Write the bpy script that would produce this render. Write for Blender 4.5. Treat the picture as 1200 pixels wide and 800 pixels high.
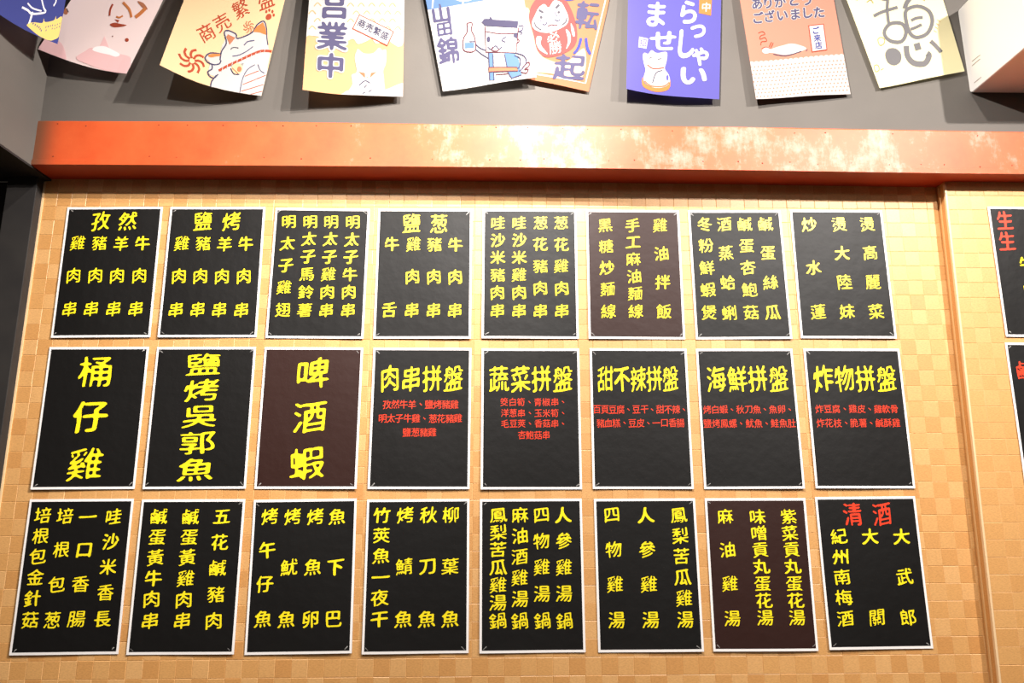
import bpy, bmesh, math, random
import numpy as np
from mathutils import Vector, Matrix
from mathutils.geometry import tessellate_polygon

for o in list(bpy.data.objects):
    bpy.data.objects.remove(o)
SC = bpy.context.scene
COL = SC.collection

# ------------------------------------------------------------------ camera
cam_d = bpy.data.cameras.new('camera')
cam_d.sensor_width = 36.0
cam_d.lens = 25.0
cam_d.clip_start = 0.02
cam = bpy.data.objects.new('camera', cam_d)
COL.objects.link(cam)
R_, U_, F_ = Vector((0.99984616, -0.01716988, -0.00358409)), Vector((-0.00003878, -0.20650158, 0.97844627)), Vector((0.01753993, 0.97829561, 0.20647048))
m = Matrix.Identity(4)
for i in range(3):
    m[i][0], m[i][1], m[i][2] = R_[i], U_[i], -F_[i]
m.translation = (0.0, -2.12734, 1.45)
cam.matrix_world = m
SC.camera = cam

# ------------------------------------------------------------------ world, lights, exposure
w = bpy.data.worlds.new('room_glow'); SC.world = w
w.use_nodes = True
w.node_tree.nodes['Background'].inputs[0].default_value = (1.0, 0.86, 0.72, 1)
w.node_tree.nodes['Background'].inputs[1].default_value = 0.06

def lamp(kind, loc, power, size=0.04, color=(1, 0.935, 0.88), aim=None, spot=160, blend=0.4):
    d = bpy.data.lights.new('lamp', kind)
    d.energy = power; d.color = color
    if kind == 'AREA':
        d.shape = 'RECTANGLE'; d.size, d.size_y = size
    else:
        d.shadow_soft_size = size
    if kind == 'SPOT':
        d.spot_size = math.radians(spot); d.spot_blend = blend
    o = bpy.data.objects.new('lamp', d); COL.objects.link(o); o.location = loc
    if aim is not None:
        o.rotation_euler = (Vector(aim) - Vector(loc)).to_track_quat('-Z', 'Y').to_euler()
    return o

lamp('SPOT', (0.20, -1.15, 3.24), 245, 0.014, aim=(0.50, 0.0, 1.95), spot=146, blend=1.0)
lamp('SPOT', (2.02, -1.78, 3.30), 330, 0.02, aim=(0.95, 0.0, 2.15), spot=112, blend=1.0)
lamp('SPOT', (0.95, -1.40, 3.26), 430, 0.014, aim=(-1.20, 0.0, 2.40), spot=74, blend=0.9)  # added unseen spot, brightens the left end and throws flag shadows leftward
lamp('SPOT', (1.25, -1.90, 3.30), 150, 0.02, aim=(1.30, 0.0, 1.75), spot=64, blend=1.0)  # added unseen fill spot, lifts the wallpaper on the right below the flags
lamp('SPOT', (-0.60, -1.90, 3.30), 150, 0.02, aim=(-0.80, 0.0, 1.90), spot=60, blend=1.0)
lamp('AREA', (0.0, -4.7, 3.66), 75, (6.0, 2.4))

SC.view_settings.view_transform = 'Standard'
SC.view_settings.look = 'None'
SC.view_settings.gamma = 1.0
SC.view_settings.exposure = 0.0
SC.view_settings.use_curve_mapping = False

# ------------------------------------------------------------------ materials
MATS = {}
def mat(name, color, rough=0.6, spec=0.5, metal=0.0, noise=None, bump=None, trans=0.0, coat=0.0, coat_rough=0.2):
    """noise = (scale, second colour, low, high); bump = (scale, strength, distance)"""
    if name in MATS: return MATS[name]
    M = bpy.data.materials.new(name); M.use_nodes = True
    nt = M.node_tree; N = nt.nodes; L = nt.links
    b = N['Principled BSDF']; out = N['Material Output']
    b.inputs['Base Color'].default_value = (*color, 1)
    b.inputs['Roughness'].default_value = rough
    b.inputs['Specular IOR Level'].default_value = spec
    b.inputs['Metallic'].default_value = metal
    b.inputs['Coat Weight'].default_value = coat
    b.inputs['Coat Roughness'].default_value = coat_rough
    tc = N.new('ShaderNodeTexCoord')
    if noise:
        n = N.new('ShaderNodeTexNoise'); n.inputs['Scale'].default_value = noise[0]; n.inputs['Detail'].default_value = 6
        L.new(tc.outputs['Object'], n.inputs['Vector'])
        r = N.new('ShaderNodeValToRGB')
        r.color_ramp.elements[0].position = noise[2]; r.color_ramp.elements[0].color = (*color, 1)
        r.color_ramp.elements[1].position = noise[3]; r.color_ramp.elements[1].color = (*noise[1], 1)
        L.new(n.outputs['Fac'], r.inputs['Fac']); L.new(r.outputs['Color'], b.inputs['Base Color'])
    if bump:
        n = N.new('ShaderNodeTexNoise'); n.inputs['Scale'].default_value = bump[0]; n.inputs['Detail'].default_value = 3
        L.new(tc.outputs['Object'], n.inputs['Vector'])
        bp = N.new('ShaderNodeBump'); bp.inputs['Strength'].default_value = bump[1]; bp.inputs['Distance'].default_value = bump[2]
        L.new(n.outputs['Fac'], bp.inputs['Height']); L.new(bp.outputs['Normal'], b.inputs['Normal'])
    if trans:
        t = N.new('ShaderNodeBsdfTranslucent'); t.inputs['Color'].default_value = (*color, 1)
        mx = N.new('ShaderNodeMixShader'); mx.inputs[0].default_value = trans
        L.new(b.outputs[0], mx.inputs[1]); L.new(t.outputs[0], mx.inputs[2]); L.new(mx.outputs[0], out.inputs['Surface'])
    MATS[name] = M
    return M

def wallpaper_mat(name, a, b_, c_, rough):
    M = bpy.data.materials.new(name); M.use_nodes = True
    nt = M.node_tree; N = nt.nodes; L = nt.links
    b = N['Principled BSDF']
    at = N.new('ShaderNodeAttribute'); at.attribute_name = 'tone'
    r = N.new('ShaderNodeValToRGB')
    r.color_ramp.elements[0].color = (*a, 1); r.color_ramp.elements[1].color = (*c_, 1)
    e = r.color_ramp.elements.new(0.5); e.color = (*b_, 1)
    L.new(at.outputs['Fac'], r.inputs['Fac'])
    tc = N.new('ShaderNodeTexCoord')
    n = N.new('ShaderNodeTexNoise'); n.inputs['Scale'].default_value = 160; n.inputs['Detail'].default_value = 4
    mp = N.new('ShaderNodeMapping'); mp.inputs['Rotation'].default_value = (0, 0.7, 0); mp.inputs['Scale'].default_value = (1, 1, 2.6)
    L.new(tc.outputs['Object'], mp.inputs['Vector']); L.new(mp.outputs['Vector'], n.inputs['Vector'])
    mx = N.new('ShaderNodeMixRGB'); mx.blend_type = 'MULTIPLY'; mx.inputs['Fac'].default_value = 0.35
    gr = N.new('ShaderNodeValToRGB'); gr.color_ramp.elements[0].position = 0.35; gr.color_ramp.elements[0].color = (0.55, 0.5, 0.42, 1)
    gr.color_ramp.elements[1].position = 0.6
    L.new(n.outputs['Fac'], gr.inputs['Fac'])
    L.new(r.outputs['Color'], mx.inputs['Color1']); L.new(gr.outputs['Color'], mx.inputs['Color2'])
    L.new(mx.outputs['Color'], b.inputs['Base Color'])
    b.inputs['Roughness'].default_value = rough; b.inputs['Specular IOR Level'].default_value = 1.0
    b.inputs['Specular Tint'].default_value = (1.0, 0.95, 0.9, 1)
    bp = N.new('ShaderNodeBump'); bp.inputs['Strength'].default_value = 0.35; bp.inputs['Distance'].default_value = 0.0006
    L.new(n.outputs['Fac'], bp.inputs['Height']); L.new(bp.outputs['Normal'], b.inputs['Normal'])
    return M

WP = wallpaper_mat('gold_wallpaper', (0.56, 0.255, 0.068), (0.63, 0.325, 0.102), (0.70, 0.395, 0.152), 0.52)
GREY = mat('grey_plaster', (0.110, 0.099, 0.088), 0.75, spec=0.25, noise=(3.0, (0.093, 0.084, 0.075), 0.35, 0.7), bump=(60, 0.15, 0.002))
CHAR = mat('charcoal_paint', (0.020, 0.018, 0.0175), 0.6, spec=0.3, noise=(9, (0.028, 0.025, 0.023), 0.4, 0.7))
BLACK = mat('plain_black', (0.012, 0.010, 0.010), 0.7)
PAPER = mat('white_paper', (0.82, 0.79, 0.77), 0.5)
INK = mat('black_print', (0.0020, 0.0015, 0.0012), 0.55, spec=0.36, bump=(26, 0.28, 0.004))
INKB = mat('dark_brown_print', (0.022, 0.0050, 0.0026), 0.55, spec=0.36, bump=(26, 0.28, 0.004))
YEL = mat('yellow_print', (0.86, 0.70, 0.012), 0.42, spec=0.5)
YEDGE = mat('orange_print', (0.45, 0.27, 0.008), 0.42, spec=0.5)
RED = mat('red_print', (0.72, 0.045, 0.015), 0.42, spec=0.5)
TAPE = mat('clear_tape', (0.75, 0.73, 0.70), 0.15, spec=1.0)
TAPE.node_tree.nodes['Principled BSDF'].inputs['Alpha'].default_value = 0.42
PLASTIC = mat('white_plastic', (0.80, 0.78, 0.74), 0.35)
SLOT = mat('slot_shadow_plastic', (0.35, 0.30, 0.24), 0.6)
CREAMT = mat('cream_trim', (0.72, 0.50, 0.28), 0.5)
TANT = mat('tan_trim', (0.60, 0.36, 0.15), 0.5)
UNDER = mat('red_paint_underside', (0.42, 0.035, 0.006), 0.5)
RUST = mat('rusty_nail', (0.16, 0.03, 0.01), 0.6, metal=0.4)
FLOORM = mat('floor_tile_grey', (0.13, 0.10, 0.08), 0.5, noise=(4, (0.10, 0.08, 0.065), 0.4, 0.6))
CEILM = mat('ceiling_paint_dark', (0.10, 0.09, 0.085), 0.8)

# red beam: worn orange-red paint with pale scuffs
BEAMM = bpy.data.materials.new('worn_red_paint'); BEAMM.use_nodes = True
def _beam():
    nt = BEAMM.node_tree; N = nt.nodes; L = nt.links; b = N['Principled BSDF']
    tc = N.new('ShaderNodeTexCoord')
    mp = N.new('ShaderNodeMapping'); mp.inputs['Scale'].default_value = (1.0, 1, 0.9)
    L.new(tc.outputs['Object'], mp.inputs['Vector'])
    n1 = N.new('ShaderNodeTexNoise'); n1.inputs['Scale'].default_value = 7.5; n1.inputs['Detail'].default_value = 9; n1.inputs['Roughness'].default_value = 0.72
    L.new(mp.outputs['Vector'], n1.inputs['Vector'])
    mp2 = N.new('ShaderNodeMapping'); mp2.inputs['Scale'].default_value = (3.0, 1, 0.5)
    L.new(tc.outputs['Object'], mp2.inputs['Vector'])
    n2 = N.new('ShaderNodeTexNoise'); n2.inputs['Scale'].default_value = 14; n2.inputs['Detail'].default_value = 8; n2.inputs['Roughness'].default_value = 0.8
    L.new(mp2.outputs['Vector'], n2.inputs['Vector'])
    # scuffs are commonest on the middle and right of the board (worn there), object X
    sp = N.new('ShaderNodeSeparateXYZ'); L.new(tc.outputs['Object'], sp.inputs[0])
    rx = N.new('ShaderNodeMapRange'); rx.inputs['From Min'].default_value = -0.75; rx.inputs['From Max'].default_value = 0.05
    rx.inputs['To Min'].default_value = -0.16; rx.inputs['To Max'].default_value = -0.015
    L.new(sp.outputs['X'], rx.inputs['Value'])
    ad = N.new('ShaderNodeMath'); ad.operation = 'ADD'; L.new(n1.outputs['Fac'], ad.inputs[0]); L.new(rx.outputs[0], ad.inputs[1])
    m2 = N.new('ShaderNodeMath'); m2.operation = 'MULTIPLY_ADD'; L.new(n2.outputs['Fac'], m2.inputs[0]); m2.inputs[1].default_value = 0.35; L.new(ad.outputs[0], m2.inputs[2])
    cr = N.new('ShaderNodeValToRGB'); cr.color_ramp.elements[0].position = 0.66; cr.color_ramp.elements[0].color = (0, 0, 0, 1)
    cr.color_ramp.elements[1].position = 0.84; cr.color_ramp.elements[1].color = (1, 1, 1, 1)
    L.new(m2.outputs[0], cr.inputs['Fac'])
    c1 = N.new('ShaderNodeValToRGB'); c1.color_ramp.elements[0].position = 0.3; c1.color_ramp.elements[0].color = (0.52, 0.062, 0.010, 1)
    c1.color_ramp.elements[1].position = 0.75; c1.color_ramp.elements[1].color = (0.62, 0.105, 0.024, 1)
    L.new(n1.outputs['Fac'], c1.inputs['Fac'])
    mx = N.new('ShaderNodeMixRGB'); L.new(cr.outputs['Color'], mx.inputs['Fac']); L.new(c1.outputs['Color'], mx.inputs['Color1']); mx.inputs['Color2'].default_value = (0.40, 0.245, 0.19, 1)
    # darker brown over the last few centimetres of the left end
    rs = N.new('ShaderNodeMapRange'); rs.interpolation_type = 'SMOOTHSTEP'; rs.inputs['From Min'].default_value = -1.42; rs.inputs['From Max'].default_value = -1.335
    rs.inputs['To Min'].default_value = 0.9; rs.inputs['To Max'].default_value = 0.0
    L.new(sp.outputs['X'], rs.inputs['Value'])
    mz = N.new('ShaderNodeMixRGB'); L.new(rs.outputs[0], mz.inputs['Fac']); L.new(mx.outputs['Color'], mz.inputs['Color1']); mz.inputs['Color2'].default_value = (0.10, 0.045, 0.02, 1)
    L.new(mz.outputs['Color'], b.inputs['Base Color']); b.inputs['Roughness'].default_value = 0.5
_beam()

# ------------------------------------------------------------------ builders
def link(name, me, material=None, parent=None, kind=None, **props):
    o = bpy.data.objects.new(name, me); COL.objects.link(o)
    if material is not None and me is not None:
        for mm in (material if isinstance(material, (list, tuple)) else [material]): me.materials.append(mm)
    if parent is not None: o.parent = parent
    if kind: o['kind'] = kind
    for k, v in props.items(): o[k] = v
    return o

def thing(name, label, cat, loc=(0, 0, 0), rot=(0, 0, 0), group=None):
    o = bpy.data.objects.new(name, None); COL.objects.link(o)
    o.empty_display_size = 0.05; o.location = loc; o.rotation_euler = rot
    o['label'] = label; o['category'] = cat
    if group: o['group'] = group
    return o

def mesh(name, verts, faces, mats_idx=None, smooth=False):
    me = bpy.data.meshes.new(name); me.from_pydata(verts, [], faces); me.update()
    if mats_idx: me.polygons.foreach_set('material_index', mats_idx)
    if smooth: me.polygons.foreach_set('use_smooth', [True] * len(me.polygons))
    return me

def box_mesh(name, x0, x1, y0, y1, z0, z1, bevel=0.0, segs=2):
    bm = bmesh.new(); bmesh.ops.create_cube(bm, size=1)
    for v in bm.verts:
        v.co = Vector((x0 if v.co.x < 0 else x1, y0 if v.co.y < 0 else y1, z0 if v.co.z < 0 else z1))
    if bevel: bmesh.ops.bevel(bm, geom=bm.edges[:], offset=bevel, segments=segs, affect='EDGES', profile=0.5)
    me = bpy.data.meshes.new(name); bm.to_mesh(me); bm.free(); return me

def prism_mesh(name, prof, stations):
    """prof(i) -> list of (y, z); stations -> x positions"""
    V = []; Fc = []; n = len(prof(0))
    for i, x in enumerate(stations):
        V += [(x, y, z) for (y, z) in prof(i)]
    for i in range(len(stations) - 1):
        for k in range(n):
            a, b = i * n + k, i * n + (k + 1) % n
            Fc.append((a, b, b + n, a + n))
    Fc.append(tuple(range(n - 1, -1, -1))); Fc.append(tuple((len(stations) - 1) * n + k for k in range(n)))
    me = mesh(name, V, Fc)
    bm = bmesh.new(); bm.from_mesh(me); bmesh.ops.recalc_face_normals(bm, faces=bm.faces[:]); bm.to_mesh(me); bm.free()
    return me

# ------------------------------------------------------------------ glyphs: font outline -> thickened brush outline
_fc = bpy.data.curves.new('glyph_source', 'FONT'); _fc.size = 1; _fc.resolution_u = 4
_fo = bpy.data.objects.new('glyph_source', _fc); COL.objects.link(_fo)
N_ = 104; PAD = 14; T_ = N_ + 2 * PAD
STY = {  # sigma_x, sigma_y, threshold for thin / dense glyphs, rise, wobble
    'brush': (3.7, 2.4, 0.165, 0.43, 0.085, 0.018),
    'bold': (2.8, 2.8, 0.13, 0.30, 0.0, 0.0),
    'small': (1.7, 1.3, 0.34, 0.45, 0.05, 0.008),
    'gothic': (2.2, 2.2, 0.22, 0.36, 0.0, 0.0),
    'heavy': (4.0, 3.4, 0.16, 0.33, 0.03, 0.006),
    'halo': (4.0, 4.0, 0.03, 0.06, 0.0, 0.0),
    'pen': (1.5, 1.5, 0.36, 0.40, 0.06, 0.012),
}
_RAST = {}; _GL = {}
def raster(ch):
    if ch in _RAST: return _RAST[ch]
    _fc.body = ch; bpy.context.view_layer.update()
    me = _fo.evaluated_get(bpy.context.evaluated_depsgraph_get()).to_mesh()
    me.calc_loop_triangles()
    co = np.array([v.co[:2] for v in me.vertices]); tris = np.array([t.vertices[:] for t in me.loop_triangles])
    _fo.evaluated_get(bpy.context.evaluated_depsgraph_get()).to_mesh_clear()
    P = (co + np.array([0.0, 0.12])) * N_ + PAD
    img = np.zeros((T_, T_), bool)
    for t in tris:
        a, b, c = P[t]
        x0, y0 = np.floor(P[t].min(0)).astype(int); x1, y1 = np.ceil(P[t].max(0)).astype(int)
        x0, y0 = max(x0, 0), max(y0, 0); x1, y1 = min(x1, T_ - 1), min(y1, T_ - 1)
        if x1 <= x0 or y1 <= y0: continue
        X, Y = np.meshgrid(np.arange(x0, x1 + 1), np.arange(y0, y1 + 1))
        def e(p, q): return (q[0] - p[0]) * (Y - p[1]) - (q[1] - p[1]) * (X - p[0])
        s1, s2, s3 = e(a, b), e(b, c), e(c, a)
        img[y0:y1 + 1, x0:x1 + 1] |= ((s1 >= 0) & (s2 >= 0) & (s3 >= 0)) | ((s1 <= 0) & (s2 <= 0) & (s3 <= 0))
    _RAST[ch] = img.astype(float)
    return _RAST[ch]

def blur(a, s, axis):
    r = int(3 * s) + 1; k = np.exp(-0.5 * (np.arange(-r, r + 1) / s) ** 2); k /= k.sum()
    out = np.zeros_like(a)
    for i, wgt in zip(range(-r, r + 1), k): out += wgt * np.roll(a, i, axis)
    return out

def contours(F):
    ins = F > 0
    code = ins[:-1, :-1] * 1 + ins[:-1, 1:] * 2 + ins[1:, 1:] * 4 + ins[1:, :-1] * 8
    ys, xs = np.nonzero((code > 0) & (code < 15))
    TB = {1: [(3, 0)], 2: [(0, 1)], 3: [(3, 1)], 4: [(1, 2)], 5: [(3, 0), (1, 2)], 6: [(0, 2)], 7: [(3, 2)],
          8: [(2, 3)], 9: [(2, 0)], 10: [(0, 1), (2, 3)], 11: [(2, 1)], 12: [(1, 3)], 13: [(1, 0)], 14: [(0, 3)]}
    nxt = {}; pos = {}
    for y, x in zip(ys.tolist(), xs.tolist()):
        for a, b in TB[int(code[y, x])]:
            ks = []
            for e in (a, b):
                if e == 0: k = (0, y, x); p = (y, x, y, x + 1)
                elif e == 2: k = (0, y + 1, x); p = (y + 1, x, y + 1, x + 1)
                elif e == 3: k = (1, y, x); p = (y, x, y + 1, x)
                else: k = (1, y, x + 1); p = (y, x + 1, y + 1, x + 1)
                if k not in pos:
                    f0, f1 = F[p[0], p[1]], F[p[2], p[3]]; t = f0 / (f0 - f1)
                    pos[k] = (p[1] + t * (p[3] - p[1]), p[0] + t * (p[2] - p[0]))
                ks.append(k)
            nxt[ks[0]] = ks[1]
    loops = []
    while nxt:
        s = next(iter(nxt)); loop = []; k = s
        while k in nxt:
            loop.append(pos[k]); k = nxt.pop(k)
        if len(loop) > 5: loops.append(np.array(loop))
    return loops

def simplify(P, eps):
    n = len(P); keep = np.zeros(n, bool); far = int(np.argmax(((P - P[0]) ** 2).sum(1))); keep[0] = keep[far] = True
    def rec(i, j):
        if j - i < 2: return
        a = P[i]; b = P[j % n]; d = b - a; L = math.hypot(*d) or 1e-9
        q = P[i + 1:j]; dist = np.abs(d[0] * (q[:, 1] - a[1]) - d[1] * (q[:, 0] - a[0])) / L
        k = int(np.argmax(dist))
        if dist[k] > eps:
            keep[i + 1 + k] = True; rec(i, i + 1 + k); rec(i + 1 + k, j)
    rec(0, far); rec(far, n)
    return P[keep]

_cc = bpy.data.curves.new('outline_source', 'CURVE'); _cc.dimensions = '2D'; _cc.fill_mode = 'BOTH'
_co = bpy.data.objects.new('outline_source', _cc); COL.objects.link(_co)
def glyph(ch, style, grow=0.0):
    """vertices in a unit cell centred on 0,0 and triangles"""
    key = (ch, style, grow)
    if key in _GL: return _GL[key]
    sx, sy, t0, t1, rise, wob = STY[style]
    img = raster(ch)
    dens = min(1.0, max(0.0, (img.sum() / N_ ** 2 - 0.14) / 0.24))
    F = blur(blur(img, sx, 1), sy, 0)
    rng = random.Random(ord(ch))
    ph = [rng.uniform(0, 6.28) for _ in range(6)]
    yy, xx = np.mgrid[0:T_, 0:T_] / N_
    mod = 0.5 * np.sin(9 * xx + 5 * yy + ph[0]) + 0.5 * np.sin(11 * yy - 6 * xx + ph[1])
    F = F - (t0 + (t1 - t0) * dens) + grow + (0.035 * mod if wob > 0.01 else 0)
    _cc.splines.clear()
    for lp in contours(F):
        lp = simplify(lp, 0.22)
        if len(lp) < 3: continue
        u = (lp - PAD) / N_ - 0.5
        x, y = u[:, 0].copy(), u[:, 1].copy()
        X = x + wob * np.sin(5 * y + ph[2]) + 0.5 * wob * np.sin(9 * x + ph[3])
        Y = y + rise * x + wob * np.sin(5 * x + ph[4]) + 0.5 * wob * np.sin(9 * y + ph[5])
        sp = _cc.splines.new('POLY'); sp.points.add(len(X) - 1)
        for i in range(len(X)): sp.points[i].co = (X[i], Y[i], 0, 1)
        sp.use_cyclic_u = True
    bpy.context.view_layer.update()
    ev = _co.evaluated_get(bpy.context.evaluated_depsgraph_get()); me = ev.to_mesh()
    V = [tuple(v.co[:2]) for v in me.vertices]; Fc = [tuple(p.vertices) for p in me.polygons]
    ev.to_mesh_clear()
    # normalise the ink to the cell
    if V:
        A = np.array(V); lo, hi = A.min(0), A.max(0)
        c = (lo + hi) / 2; A = A - c * (1.0 if ch in '、っゃ' else 0.8)
        V = [tuple(v) for v in A.tolist()]
    _GL[key] = (V, Fc)
    return _GL[key]


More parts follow.
